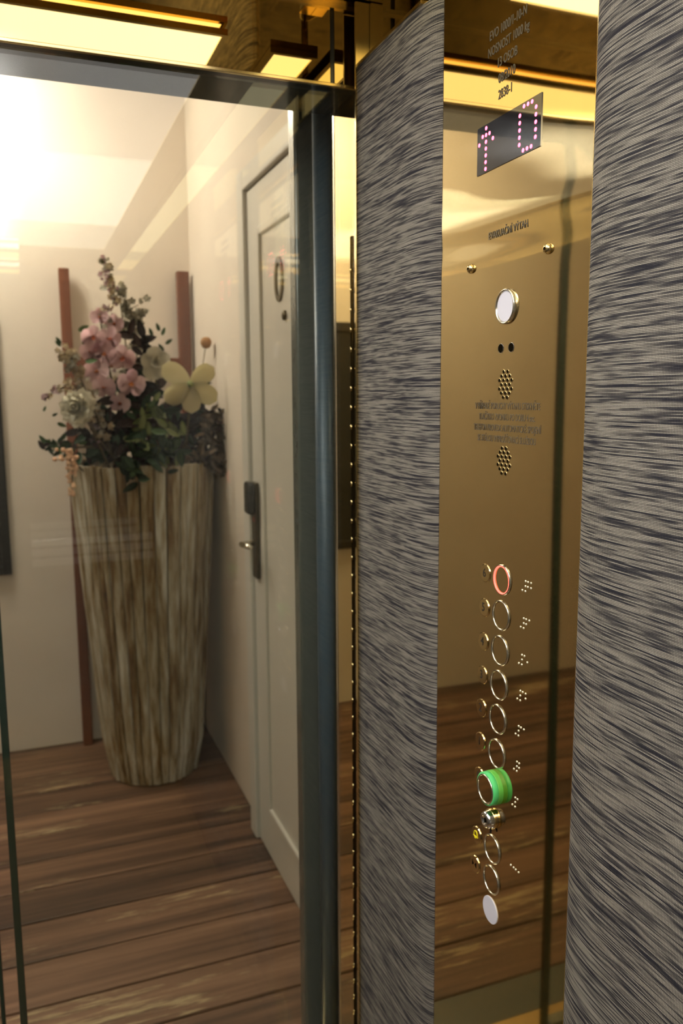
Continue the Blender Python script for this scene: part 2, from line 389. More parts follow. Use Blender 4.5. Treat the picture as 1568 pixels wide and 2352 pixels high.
# ---- cabin lights
def ceiling_light(name, b, z, mat, label, frame=True, cat='ceiling light', group=None):
    x0, x1, y0, y1 = b
    t = tag(thing(name, ((x0+x1)/2, (y0+y1)/2, z)), label, cat, group)
    MB().box(x0, x1, y0, y1, z-.008, z-.001, bev=.002).build('diffuser', mat, t)
    if frame:
        fm = MB(); w = .008
        for q in ((x0-w, x0, y0-w, y1+w), (x1, x1+w, y0-w, y1+w), (x0, x1, y0-w, y0), (x0, x1, y1, y1+w)): fm.box(*q, z-.010, z-.0005)
        fm.build('frame', BRASS_EDGE, t)
    return t
ceiling_light('ceiling_light', (-.62, .322, -.42, 1.08), CZ-.004, CABIN_LIGHT, 'long white luminous panel in the cabin ceiling')
ceiling_light('ceiling_light', (-.62, .02, -.96, -.84), CZ-.004, emis('cabin_rear_panel', (1, .96, .88, 1), 6), 'small white luminous panel at the rear of the cabin ceiling')
ceiling_light('cove_light', (.42, .486, -.9, 1.035), CZ, COVE_LIGHT, 'narrow warm light strip along the cabin ceiling above the button panel')
# ---- corridor lights
def dome_light(x, y, label):
    t = tag(thing('dome_light', (x, y, 2.85)), label, 'ceiling light', 'round dome lights along the corridor ceiling')
    M = Matrix.Translation((x, y, 2.85))
    MB().lathe([(0, 0), (.125, 0), (.13, -.006), (.125, -.014), (.118, -.016), (0, -.016)], M, 40).build('base_ring', CEIL, t, True)
    MB().lathe([(.090, -.016), (.112, -.040), (.118, -.070), (.110, -.100), (.085, -.128), (.045, -.144), (0, -.149)], M, 40).build('dome', CORR_LIGHT, t, True)
dome_light(-.55, 3.02, 'round white dome lamp on the corridor ceiling left of the lift')
dome_light(-.20, 3.36, 'round white dome lamp on the corridor ceiling above the planter side of the back wall')

# ================================================================== BUTTON PANEL
YC = .789
PX = .5000                        # face of the brass plate
def cp(s, z, n=0): return Vector((PX-n, YC-s, z))
def cpm(s, z, n=0):
    """matrix: local x = to the right along the panel, y = up, z = out of the panel"""
    return Matrix(((0, 0, -1, PX-n), (-1, 0, 0, YC-s), (0, 1, 0, z), (0, 0, 0, 1)))
COP = tag(thing('lift_control_panel', (PX, YC, .02)), 'polished brass lift control panel with round buttons and red digital display', 'control panel')
def ripple(z, s):
    return .0005*math.exp(-((z-1.735)/.035)**2)*math.sin((z-1.735)*70 + s*6) + .00018*math.sin(s*22+1.0)*math.exp(-((z-1.55)/.3)**2)
pl = MB(); y0, y1 = .6435, .9415
pl.grid(lambda u, v: Vector((PX - ripple(.02+v*2.096, YC-(y0+(y1-y0)*u)), y0+(y1-y0)*u, .02+v*2.096)), 24, 260)
plate = pl.build('faceplate', PLATE, COP, True)
boxo('plate_backing', (PX+.0016, .5057, y0, y1, .02, 2.116), BRASS_EDGE, COP)
# display
dm = boxo('display_window', (PX-.0010, PX+.001, .7325, .8565, 1.7975, 1.8485), DISPLAY, COP)
dot = MB().lathe([(.0021, 0), (.0021, .0003), (.0014, .0006), (0, .0007)], Matrix.Identity(4), 12).mesh('led_dot', LED, True)
def led(s, z): inst('led_dot', dot, dm, cpm(s, z, .0010))
pz = .0072; zc = 1.8230
sa = -.0485
for k in range(7): led(sa, zc+(k-3)*pz*1.0)
for q, k in ((-1, 2), (1, 2), (-2, 1), (2, 1)): led(sa+q*.0072, zc+k*pz)
for k in (-2, -1, 0, 1, 2): led(.0185, zc+k*pz); led(.0475, zc+k*pz)
for q in (1, 2, 3): led(.0185+q*.00725, zc+3*pz); led(.0185+q*.00725, zc-3*pz)
# engraved text
def text(name, body, s, z, h, mat, parent, wx=1.0, depth=.0002, n=.0003, align='CENTER', spacing=1.0, shear=0):
    cu = bpy.data.curves.new('txt', 'FONT'); cu.body = body; cu.size = h*1.42; cu.align_x = align; cu.align_y = 'CENTER'
    cu.extrude = depth; cu.resolution_u = 3; cu.space_character = spacing; cu.shear = shear
    o = bpy.data.objects.new('txt', cu); COL.objects.link(o); bpy.context.view_layer.update()
    me = bpy.data.meshes.new_from_object(o.evaluated_get(bpy.context.evaluated_depsgraph_get()))
    bpy.data.objects.remove(o); bpy.data.curves.remove(cu)
    me.name = name; me.materials.clear(); me.materials.append(mat)
    return inst(name, me, parent, cpm(s, z, n) @ Matrix.Diagonal((wx, 1, 1, 1)))
for body, s, z, wx in (('EVO 1000/1-10-N', -.010, 1.938, .70), ('NOSNOST 1000 kg', -.009, 1.9215, .70), ('13 OSOB', -.010, 1.905, .72), ('08/2010', -.010, 1.888, .72), ('2838-1', -.012, 1.8715, .72)):
    text('engraved_line', body, s, z, .0098, ENGRAVE, COP, wx)
text('engraved_line', 'EVAKUAČNÍ VÝTAH', -.002, 1.7265, .0078, ENGRAVE, COP, .78)
for k, body in enumerate(('V PŘÍPADĚ PORUCHY VÝTAHU STISKNĚTE', 'TLAČÍTKO ZVONKU PO DOBU 4 sec.', 'TELEFON PROVEDE AUTOMATICKÉ SPOJENÍ', 'SE STÁLOU VYPROŠŤOVACÍ SLUŽBOU')):
    text('engraved_line', body, .002, 1.5375-.0123*k, .0075, ENGRAVE, COP, .645)
# domed screws
for s, z in ((-.078, 1.697), (.074, 1.695)):
    sc = MB().lathe([(.0055, 0), (.0053, .002), (.0038, .0042), (.0016, .0050), (0, .0051)], cpm(s, z), 20).build('screw', BRASS_EDGE, COP, True)
    MB().lathe([(.0016, .0049), (.0016, .0054), (0, .0054)], cpm(s, z), 8).build('socket', HOLE, sc)
# indicator discs
dc = MB().lathe([(.0163, 0), (.0163, .0022), (.0158, .0026), (0, .0026)], cpm(0, 1.646), 40).build('indicator_lens', WHITE_DISC, COP)
MB().lathe([(.0190, -.001), (.0190, .003), (.0180, .0042), (.0168, .0035), (.0163, .0015)], cpm(0, 1.646), 40).build('bezel', STEEL, dc, True)
MB().lathe([(.0165, -.001), (.0165, .0008), (.0162, .0011), (0, .0011)], cpm(-.008, .925), 40).build('blank_disc', WHITE_DISC, COP)
# two camera / microphone holes
for s in (-.0105, .0105):
    h = MB().lathe([(.0048, 0), (.0048, .0006), (0, .0006)], cpm(s, 1.6015), 20).build('microphone_hole', HOLE, COP)
    MB().lathe([(.0048, -.001), (.0052, .0008), (.0056, -.001)], cpm(s, 1.6015), 20).build('rim', CHROME, h, True)
# speaker grilles
hm = MB().lathe([(.0019, 0), (.0019, .0003), (0, .0003)], Matrix.Identity(4), 12).mesh('hole', HOLE)
rm = MB().lathe([(.0019, 0), (.0023, .0006), (.0027, 0)], Matrix.Identity(4), 12).mesh('hole_rim', BRASS_EDGE, True)
for zc_ in (1.5615, 1.4768):
    gr = boxo('speaker_grille', (PX-.00015, PX+.0008, YC-.0025-.014, YC-.0025+.019, zc_-.016, zc_+.016), PLATE, COP)
    for r, cnt in enumerate((2, 3, 4, 3, 4, 3, 2)):
        for c in range(cnt):
            s = (c-(cnt-1)/2)*.0082 + .0005; zz = zc_+(3-r)*.0047
            inst('hole', hm, gr, cpm(s, zz, .0002)); inst('hole_rim', rm, gr, cpm(s, zz, .0001))
# floor buttons with number plates and raised dots
ringp = [(.0156, -.001), (.0157, .0012), (.0163, .0021), (.0172, .0021), (.0178, .0012), (.0180, -.001)]
ring_me = MB().lathe(ringp, Matrix.Identity(4), 44).mesh('ring', STEEL, True)
face_me = MB().lathe([(.0155, -.001), (.0155, .0004), (.0152, .0007), (0, .0007)], Matrix.Identity(4), 40).mesh('button_face', PLATE)
plt_me = MB().lathe([(.0112, -.001), (.0112, .0004), (.0107, .0012), (.0101, .0014), (.0100, .0014), (0, .0014)], Matrix.Identity(4), 32).mesh('number_plate', NPLATE, False)
br_me = MB().lathe([(.0014, 0), (.0012, .0007), (.0006, .0011), (0, .0012)], Matrix.Identity(4), 10).mesh('braille_dot', plain('pale_dot', (.9, .84, .62, 1), .25, .6), True)
def braille(cells, s, z, parent):
    for ci, dots in enumerate(cells):
        for d_ in dots:
            c, r = (0, d_-1) if d_ < 4 else (1, d_-4)
            inst('braille_dot', br_me, parent, cpm(s+ci*.0103+c*.0058, z-(r-1)*.0056, 0))
DIG = {1: (1,), 2: (1, 2), 3: (1, 4), 4: (1, 4, 5), 5: (1, 5), 6: (1, 2, 4), 7: (1, 2, 4, 5)}
zb = {6: 1.341, 5: 1.299, 4: 1.257, 3: 1.215, 2: 1.173, 1: 1.130, 0: 1.086}
for fl, zz in zb.items():
    s0 = .003-(6-fl)*.0008 if fl else -.005
    b = inst('button', face_me, COP, cpm(s0, zz, .0 if fl else .0118))
    b['label'] = {6: 'sixth floor button with its ring lit red', 0: 'ground floor button in a thick green collar'}.get(fl, 'brass floor button with silver ring')
    r = inst('ring', ring_me, b, cpm(s0, zz, .0 if fl else .0118))
    if fl == 6:
        MB().lathe([(.0149, .0006), (.0151, .0018), (.0158, .0024), (.0164, .0021)], cpm(s0, zz), 44).build('lit_halo', HALO, b, True)
    if fl == 0:
        MB().lathe([(.0178, .0128), (.0192, .0128), (.0199, .0118), (.0199, .0062), (.0192, .0058)], cpm(s0, zz), 48).build('green_collar', GREEN_PLASTIC, b, True)
        MB().lathe([(.0192, .0060), (.0201, .0058), (.0203, .0048), (.0203, -.001)], cpm(s0, zz), 48).build('green_collar_base', GREEN_PLASTIC2, b, True)
    zn = zz+(.0005 if fl else -.001)
    npl = inst('number_plate', plt_me, COP, cpm(-.0335-(6-fl)*.0009, zn))
    text('digit', str(fl), -.0345-(6-fl)*.0009, zn, .0105, DIGIT, npl, .95, .0001, .0016)
    br = MB().lathe([(.001, -.0008), (.001, -.0006), (0, -.0006)], cpm(.051-(6-fl)*.0016, zz+.003), 6).build('braille_label', PLATE, COP)
    braille(((3, 4, 5, 6), DIG[fl+1]), .0435-(6-fl)*.0016, zz+.0025, br)
# key switch
ks = MB().lathe([(.0115, -.001), (.0115, .004), (.0108, .006), (.0105, .0085), (.0095, .0115), (.0075, .0128), (.0050, .0124), (.0048, .0110), (0, .0110)], cpm(-.0065, 1.0455), 32).build('key_switch', CHROME, COP, True)
MB().lathe([(.0118, .0005), (.0122, .003), (.0118, .0048), (.0110, .005)], cpm(-.0065, 1.0455), 32).build('collar', BRASS_EDGE, ks, True)
MB().box(PX-.0118, PX-.0108, YC+.0060, YC+.0074, 1.0425, 1.0485).build('keyhole', HOLE, ks)
MB().tube([cp(-.0050, 1.0345, .0035), cp(-.0045, 1.0285, .0045)], [.0014, .0010], 8).build('key_tag', BLACK, ks, True)
# alarm and door buttons
for nm, s0, zz, sn in (('alarm_button', -.0065, 1.006, -.0425), ('door_button', -.0070, .9655, -.0450)):
    b = inst(nm, face_me, COP, cpm(s0, zz)); inst('ring', ring_me, b, cpm(s0, zz))
    npl = inst('symbol_plate', plt_me, COP, cpm(sn, zz-.001))
    if nm == 'alarm_button':
        bell = [(-.0050, -.0028), (-.0040, -.0020), (-.0036, .0010), (-.0024, .0036), (0, .0046), (.0024, .0036), (.0036, .0010), (.0040, -.0020), (.0050, -.0028)]
        MB().tube([cp(sn-.001+a, zz+c-.0002, .0018) for a, c in bell+[bell[0]]], .00055, 6).build('bell_outline', YELLOW, npl)
        MB().tube([cp(sn-.001+a, zz+c, .0018) for a, c in ((-.0022, -.0034), (-.001, -.0052), (.001, -.0052), (.0022, -.0034))], .00055, 6).build('bell_clapper', YELLOW, npl)
    else:
        for sg in (-1, 1):
            m = MB(); m.bm.faces.new([m.bm.verts.new(cp(sn-.001+sg*a, zz-.001+c, .0016)) for a, c in ((.0006, 0), (.0050, .0038), (.0050, -.0038))])
            bmesh.ops.solidify(m.bm, geom=m.bm.faces[:], thickness=.0002); m.build('arrow', DIGIT, npl)
br = MB().lathe([(.001, -.0008), (.001, -.0006), (0, -.0006)], cpm(.040, .984), 6).build('braille_label', PLATE, COP)
braille(((2, 5), (2, 5)), .0340, 1.0080, br)

# ================================================================== CORRIDOR THINGS
# ---- white panelled room door on the right wall
XW = .728
dr = struct(thing('door_5', (XW, 2.22, 0)))
XD = .698
MB().box(XD, XW+.01, 1.80, 2.625, .006, 2.19, bev=.002).build('door_leaf', DOOR_WHITE, dr)
def moulding(y0, y1, z0, z1):
    m = MB(); w = .028; x0, x1 = XD-.010, XD+.002
    for q in ((y0, y0+w, z0, z1), (y1-w, y1, z0, z1), (y0+w, y1-w, z0, z0+w), (y0+w, y1-w, z1-w, z1)): m.box(x0, x1, *q, bev=.005)
    m.build('panel_moulding', DOOR_WHITE, dr)
moulding(1.93, 2.495, .165, 2.06)
for b in ((XD-.014, XW+.01, 2.63, 2.705, 0, 2.26), (XD-.014, XW+.01, 1.72, 1.795, 0, 2.26), (XD-.014, XW+.01, 1.795, 2.63, 2.195, 2.26)):
    MB().box(*b, bev=.006).build('architrave', DOOR_WHITE, dr)
hp = MB().box(XD-.014, XD, 2.545, 2.60, .955, 1.275, bev=.006, seg=3).build('lock_plate', BRONZE, dr)
MB().box(XD-.040, XD-.013, 2.543, 2.602, 1.17, 1.278, bev=.012, seg=3).build('card_reader', plain('reader_black', srgb(40, 38, 30), .25), hp)
MB().box(XD-.0145, XD-.012, 2.560, 2.585, 1.145, 1.160).build('red_indicator', plain('reader_red', srgb(150, 60, 50), .3), hp)
lv = [(XD-.010, 2.575, 1.075), (XD-.040, 2.578, 1.072), (XD-.056, 2.572, 1.073), (XD-.060, 2.55, 1.076), (XD-.060, 2.50, 1.080), (XD-.058, 2.455, 1.082)]
MB().tube(lv, [.011, .010, .010, .0095, .009, .0085], 12).build('lever', STEEL, hp, True)
def wtext(name, body, y, z, h, mat, parent, x):
    cu = bpy.data.curves.new('txt', 'FONT'); cu.body = body; cu.size = h*1.42; cu.align_x = 'CENTER'; cu.align_y = 'CENTER'; cu.extrude = .002
    o = bpy.data.objects.new('txt', cu); COL.objects.link(o); bpy.context.view_layer.update()
    me = bpy.data.meshes.new_from_object(o.evaluated_get(bpy.context.evaluated_depsgraph_get()))
    bpy.data.objects.remove(o); me.name = name; me.materials.clear(); me.materials.append(mat)
    return inst(name, me, parent, Matrix(((0, 0, -1, x), (-1, 0, 0, y), (0, 1, 0, z), (0, 0, 0, 1))))
wtext('door_number', '0', 2.285, 1.872, .125, BRONZE, dr, XD-.003)
MB().lathe([(.014, 0), (.014, .006), (.008, .009), (0, .009)], Matrix(((0, 0, -1, XD), (-1, 0, 0, 2.235), (0, 1, 0, 1.775), (0, 0, 0, 1))), 20).build('peephole', BRONZE, dr, True)

# ---- dark framed picture on the back wall
pc = tag(thing('wall_picture', (-.48, 3.742, .80)), 'large dark framed picture hanging on the cream back wall, cut by the left edge', 'picture')
MB().box(-.86, -.12, 3.722, 3.7445, .84, 1.86).build('canvas', CANVAS, pc)
for b in ((-.90, -.86, .80, 1.90), (-.12, -.083, .80, 1.90), (-.86, -.12, .80, .84), (-.86, -.12, 1.86, 1.90)):
    MB().box(b[0], b[1], 3.712, 3.7445, b[2], b[3], bev=.004).build('frame_rail', plain('frame_black', srgb(34, 32, 30), .35), pc)

# ---- wooden stand behind the planter
st = tag(thing('wooden_stand', (.44, 3.70, 0)), 'tall reddish brown wooden stand with two posts behind the planter', 'stand')
PL, PR = .19, .685
MB().box(PL-.021, PL+.021, 3.675, 3.72, 0, 2.085, bev=.004).build('post', POST_WOOD, st)
MB().box(PR-.026, PR+.026, 3.675, 3.72, 0, 2.095, bev=.004).build('post', POST_WOOD, st)
for zz in (1.70, .62): MB().box(PL+.024, PR-.026, 3.685, 3.71, zz-.022, zz+.022, bev=.003).build('crossbar', POST_WOOD, st)

# ---- planter of whitewashed staves
PCX, PCY, PH, RB, RTOP = .435, 3.345, 1.292, .192, .284
pt = tag(thing('planter', (PCX, PCY, 0)), 'tall tapered round planter of whitewashed weathered wood staves', 'planter')
rr = random.Random(3); ws = [rr.uniform(.6, 1.5) for _ in range(42)]; tot = sum(ws); a = 0.3
def prad(t): return RB+(RTOP-RB)*(t*.9+.1*math.sin(t*PI/2)) - .016*max(0, (.05-t)/.05)**2
for w in ws:
    da = 2*PI*w/tot; gap = .006+rr.random()*.004; off = rr.uniform(-.004, .004); topd = rr.uniform(-.006, .004); ph = rr.uniform(0, 6)
    m = MB()
    def fn(u, v, inner):
        ang = a+gap+(da-2*gap)*u + .006*math.sin(v*5+ph)*(1 if 0 < u < 1 else .6)
        r = prad(v)+off+.0045*(1-(2*u-1)**2)-(.018 if inner else 0)+.0016*math.sin(v*17+ph)
        return Vector((PCX+r*math.cos(ang), PCY+r*math.sin(ang), .004+v*(PH+topd)))
    nu, nv = 4, 9
    g = [[m.bm.verts.new(fn(i/nu, k/nv, False)) for k in range(nv+1)] for i in range(nu+1)]
    q = [[m.bm.verts.new(fn(i, k, True)) for k in (0, 1)] for i in (0, 1)]
    for i in range(nu):
        for k in range(nv): m.bm.faces.new((g[i][k], g[i+1][k], g[i+1][k+1], g[i][k+1]))
    m.bm.faces.new([g[i][nv] for i in range(nu+1)]+[q[1][1], q[0][1]]); m.bm.faces.new([g[nu-i][0] for i in range(nu+1)]+[q[0][0], q[1][0]])
    m.bm.faces.new([g[0][k] for k in range(nv+1)]+[q[0][1], q[0][0]]); m.bm.faces.new([g[nu][nv-k] for k in range(nv+1)]+[q[1][0], q[1][1]])
    o = m.build('stave', STAVE, pt)
    a += da
MB().lathe([(0, .01), (RB-.016, .01), (RTOP-.024, PH-.05), (0, PH-.03)], Matrix.Translation((PCX, PCY, 0)), 40).build('filling', SOIL, pt)

# ---- flowers and foliage standing in the planter
def leafmat(name, a_, b_, rough=.6, trans=.0):
    m = N(name); oi = m.add('ShaderNodeObjectInfo'); n = m.noise(m.coord(), 30, 3)
    f = m.math('ADD', m.math('MULTIPLY', oi.outputs['Random'], .5), m.math('MULTIPLY', n, .5))
    c = m.mix(f, srgb(*a_), srgb(*b_))
    m.set(Base_Color=c, Roughness=rough); m.p.inputs['Specular IOR Level'].default_value = .25
    if trans:
        t, mx = m.add('ShaderNodeBsdfTranslucent'), m.add('ShaderNodeMixShader'); mx.inputs[0].default_value = trans
        m.l(c, t.inputs[0]); m.l(m.p.outputs[0], mx.inputs[1]); m.l(t.outputs[0], mx.inputs[2]); m.l(mx.outputs[0], m.out.inputs[0])
    return m.m
PINK = leafmat('orchid_pink', (214, 178, 184), (240, 218, 218), trans=.35); PINKC = leafmat('orchid_lip', (176, 84, 78), (206, 140, 70))
CREAM = leafmat('cream_petal', (240, 222, 188), (250, 238, 214), trans=.4); WHITEP = leafmat('white_petal', (232, 226, 208), (248, 244, 232), trans=.35)
MAGN = leafmat('magnolia_petal', (220, 212, 166), (246, 236, 204), trans=.3); GREYW = leafmat('pale_hydrangea', (204, 198, 178), (226, 220, 202), trans=.4)
LGREEN = leafmat('leaf_green', (44, 70, 36), (92, 116, 66)); DGREEN = leafmat('ivy_green', (34, 56, 36), (64, 86, 58)); YGREEN = leafmat('variegated_leaf', (96, 110, 56), (156, 160, 104))
BURG = leafmat('burgundy_leaf', (40, 28, 26), (70, 48, 42)); DRY = leafmat('dry_heather', (96, 82, 60), (150, 124, 100)); BEAD = leafmat('pink_bead', (216, 164, 132), (238, 204, 170))
STEM = leafmat('stem_brown', (74, 60, 40), (100, 86, 56)); PODM = leafmat('pod_brown', (142, 100, 58), (176, 130, 84)); PURP = leafmat('faded_purple', (120, 98, 108), (156, 132, 140))
def petal(name, mat, L, Wd, cup=.25, tip=.3, base=.15, th=.0008, rnd=False):
    """petal along +x from origin, facing +z"""
    m = MB()
    def fn(u, v):
        wv = math.sin(PI*(base*.5+(1-base*.5)*u)**.8)**.75 if u < 1 else .0
        if rnd: wv = math.sqrt(max(0, 1-(2*u**1.35-1)**2))
        wv = max(wv, .12 if u < .5 else 0.02)
        y = (v-.5)*Wd*wv
        return Vector((L*u, y, cup*L*u*u*(1 if tip >= 0 else -1)*abs(tip)*2 + cup*Wd*(2*(v-.5)*wv)**2*.5))
    m.grid(fn, 8 if rnd else 6, 4); bmesh.ops.solidify(m.bm, geom=m.bm.faces[:], thickness=th)
    return m.mesh(name, mat, True)
def face_mtx(pos, normal, spin=0):
    q = Vector(normal).normalized().to_track_quat('Z', 'Y').to_matrix().to_4x4()
    return Matrix.Translation(pos) @ q @ Matrix.Rotation(spin, 4, 'Z')
TOCAM = (EYE - Vector((PCX, PCY, 1.5))).normalized()
rf = random.Random(11)
def jit(k): return Vector((rf.uniform(-k, k), rf.uniform(-k, k), rf.uniform(-k, k)))
def stem(t, pts, r=.004, mat=None):
    # smooth polyline
    P = [Vector(p) for p in pts]; out = []
    for i in range(len(P)-1):
        p0, p1, p2, p3 = P[max(i-1, 0)], P[i], P[i+1], P[min(i+2, len(P)-1)]
        for k in range(5):
            u = k/5; out.append(.5*((2*p1)+(p2-p0)*u+(2*p0-5*p1+4*p2-p3)*u*u+(3*p1-p0-3*p2+p3)*u**3))
    out.append(P[-1])
    MB().tube(out, [r*(1-.5*i/len(out)) for i in range(len(out))], 6).build('stem', mat or STEM, t, True)
ROOT = Vector((PCX, PCY, PH-.06))
def root(dx=0, dy=0): return ROOT+Vector((dx, dy, 0))
YF = 3.20
# pink orchid spray
orch = tag(thing('orchid_spray', root(-.06, -.05)), 'tall spray of pink orchid blossoms at the left centre of the planter', 'flower')
stem(orch, [root(-.06, -.05), at(268, 930, 3.23), at(245, 820, 3.22), at(228, 720, 3.22)], .006, STEM)
big = petal('petal', PINK, .056, .066, .22, .3, rnd=True); nar = petal('petal', PINK, .056, .042, .2, .3, rnd=True); lip = petal('lip', PINKC, .028, .022, .5, .8)
for (px, py, sc, Y) in ((228, 728, .7, 3.22), (262, 742, .72, 3.23), (214, 772, .9, 3.2), (254, 778, .95, 3.2), (205, 808, .85, 3.2), (240, 812, 1.0, 3.19), (282, 820, 1.0, 3.17), (222, 852, .95, 3.18), (302, 880, 1.05, 3.14), (236, 890, .95, 3.15), (276, 925, .8, 3.2)):
    n = (TOCAM + jit(.35)).normalized(); M = face_mtx(at(px, py, Y), n, rf.uniform(-.3, .3)) @ Matrix.Scale(sc*.92, 4)
    b = inst('blossom', MB().lathe([(0, -.004), (.006, 0), (.004, .006), (0, .008)], Matrix.Identity(4), 8).mesh('blossom_centre', PINKC, True), orch, M)
    for k, (ang, me) in enumerate(((0, big), (PI, big), (PI/2, nar), (PI*1.28, nar), (PI*1.72, nar))):
        q = bpy.data.objects.new('petal', me); COL.objects.link(q); q.parent = b
        q.matrix_local = Matrix.Rotation(ang, 4, 'Z') @ Matrix.Rotation(-.12, 4, 'Y')
    q = bpy.data.objects.new('lip', lip); COL.objects.link(q); q.parent = b; q.matrix_local = Matrix.Rotation(PI*1.5, 4, 'Z') @ Matrix.Rotation(-.6, 4, 'Y')
# small five-petalled blossom mesh
def blossom_mesh(name, mat, R, n=5):
    m = MB()
    for k in range(n):
        A = Matrix.Rotation(2*PI*k/n, 4, 'Z') @ Matrix.Rotation(-.35, 4, 'Y')
        pts = [Vector((0, 0, 0)), Vector((R*.5, -R*.38, .1*R)), Vector((R, -R*.2, .3*R)), Vector((R*1.05, R*.15, .3*R)), Vector((R*.5, R*.38, .1*R))]
        m.bm.faces.new([m.bm.verts.new(A @ p) for p in pts])
    bmesh.ops.solidify(m.bm, geom=m.bm.faces[:], thickness=R*.05)
    return m.mesh(name, mat, True)
BL = {k: blossom_mesh('blossom', mm, .017) for k, mm in (('c', CREAM), ('p', PINK), ('w', WHITEP), ('g', GREYW))}
small_leaf = {k: petal('leaf', mm, .045, .020, .1, .2, .1) for k, mm in (('g', LGREEN), ('d', DGREEN), ('b', BURG), ('y', YGREEN), ('r', DRY))}
def spray(name, label, path, n, kinds, spread, Y, size=(.7, 1.2), leaves=(), cat='flower'):
    """path: pixel polyline; blossoms scattered along it"""
    P = [at(x, y, Y+rf.uniform(-.02, .02)) for x, y in path]
    t = tag(thing(name, root(rf.uniform(-.1, .1), -.04)), label, cat)
    stem(t, [org(t)]+P, .0035)
    for k in range(n):
        u = rf.random()*(len(P)-1); i = min(int(u), len(P)-2); p = P[i].lerp(P[i+1], u-i)+jit(spread)
        inst('blossom', BL[rf.choice(kinds)], t, face_mtx(p, TOCAM+jit(.8), rf.random()*6) @ Matrix.Scale(rf.uniform(*size), 4))
    for (x, y, ang, sc, kind) in leaves:
        inst('leaf', small_leaf[kind], t, face_mtx(at(x, y, Y), TOCAM+jit(.3), ang) @ Matrix.Scale(sc, 4))
    return t
spray('blossom_branch', 'tallest pale blossom branch rising above the pink orchids', [(255, 900), (240, 740), (262, 690), (245, 640), (238, 606)], 70, 'ccwwp', .024, 3.24, (.55, 1.05),
      ((236, 606, 1.6, .55, 'g'), (180, 760, .5, 1.0, 'g'), (190, 790, .6, 1.2, 'g'), (188, 812, .3, .9, 'g'), (140, 790, 2.2, .7, 'g')))
spray('blossom_branch', 'cream blossom branch leaning out over the left side of the planter', [(240, 1000), (190, 880), (160, 830), (150, 805)], 76, 'ccw', .026, 3.12, (.7, 1.2), ((196, 830, .1, 1.0, 'g'), (140, 795, 2.4, .6, 'g')))
spray('blossom_branch', 'thin peach blossom twig at the far left below the cream branch', [(230, 1010), (170, 900), (135, 890), (105, 918)], 34, 'ccp', .018, 3.11, (.5, .9), ((100, 945, 1.2, .5, 'g'), (120, 955, .4, .5, 'g'), (132, 972, -.4, .8, 'g')))
spray('hydrangea', 'pale grey white hydrangea head behind the top of the orchids', [(300, 900), (308, 760), (300, 715), (318, 700)], 60, 'gggw', .034, 3.32, (.8, 1.2))
spray('hydrangea', 'small grey white flower tuft beside the tallest blossom branch', [(290, 800), (276, 690), (270, 655)], 24, 'g', .022, 3.30, (.7, 1.0))
# white dahlia
dh = tag(thing('dahlia', root(-.12, -.12)), 'white many petalled dahlia facing out at the left of the planter', 'flower')
dp = at(184, 938, 3.08); stem(dh, [root(-.12, -.12), dp+Vector((.05, .06, -.10)), dp], .005)
pm = petal('petal', WHITEP, .070, .034, .35, .5, .2, rnd=True)
nrm = (TOCAM+Vector((-.35, 0, .1))).normalized()
for ring, (cnt, tilt, sc) in enumerate(((15, .05, 1.0), (14, -.30, .95), (12, -.65, .82), (10, -.95, .65), (7, -1.25, .5))):
    for k in range(cnt):
        M = face_mtx(dp+nrm*.006*ring, nrm, 2*PI*(k+.5*(ring % 2))/cnt+rf.uniform(-.08, .08)) @ Matrix.Rotation(tilt, 4, 'Y') @ Matrix.Scale(sc*rf.uniform(.9, 1.1), 4)
        inst('petal', pm, dh, M)
# large magnolia
mg = tag(thing('magnolia', root(.14, -.10)), 'large cream magnolia with six broad petals on the right of the planter', 'flower')
mp = at(437, 882, 3.10); stem(mg, [root(.14, -.10), mp+Vector((0, .05, -.12)), mp], .006)
me_ = petal('petal', MAGN, .116, .076, .16, .35, .3, rnd=True)
for ang, sc in ((2.55, 1.05), (.62, .95), (3.75, 1.0), (4.72, .95), (5.7, 1.0)):
    inst('petal', me_, mg, face_mtx(mp, TOCAM+Vector((0, 0, .1)), ang) @ Matrix.Rotation(.12, 4, 'Y') @ Matrix.Scale(sc, 4))
gl = petal('sepal', DGREEN, .085, .016, .05, .2, .2)
for ang in (2.9, .05, 5.1): inst('sepal', gl, mg, face_mtx(mp-TOCAM*.01, TOCAM, ang) @ Matrix.Scale(1.0, 4))
inst('centre', MB().lathe([(0, -.01), (.011, -.005), (.013, .004), (.006, .014), (0, .016)], Matrix.Identity(4), 10).mesh('centre', YGREEN, True), mg, face_mtx(mp, TOCAM))
# white rose-like bloom between orchid and magnolia
wr = tag(thing('white_bloom', root(.05, -.02)), 'soft white bloom with a green sprig between orchids and magnolia', 'flower')
wp = at(358, 832, 3.22); stem(wr, [root(.05, -.02), wp+Vector((0, .03, -.12)), wp], .005)
wm = petal('petal', GREYW, .064, .060, .35, .5, .35, rnd=True)
for k, (ang, tl, sc) in enumerate(((1.7, -.1, 1.0), (2.9, 0, .9), (4.3, .1, 1.1), (5.2, 0, 1.05), (.4, -.1, .9), (2.2, -.8, .7), (4.5, -.8, .7), (.2, -.8, .7))):
    inst('petal', wm, wr, face_mtx(wp, TOCAM+jit(.1), ang) @ Matrix.Rotation(tl, 4, 'Y') @ Matrix.Scale(sc, 4))
for x, y, ang in ((372, 770, 1.2), (380, 790, .6), (376, 806, 2.2), (370, 818, .1), (350, 772, 1.9), (366, 760, 2.0)): inst('leaf', small_leaf['g'], wr, face_mtx(at(x, y, 3.24), TOCAM+jit(.3), ang) @ Matrix.Scale(.75, 4))
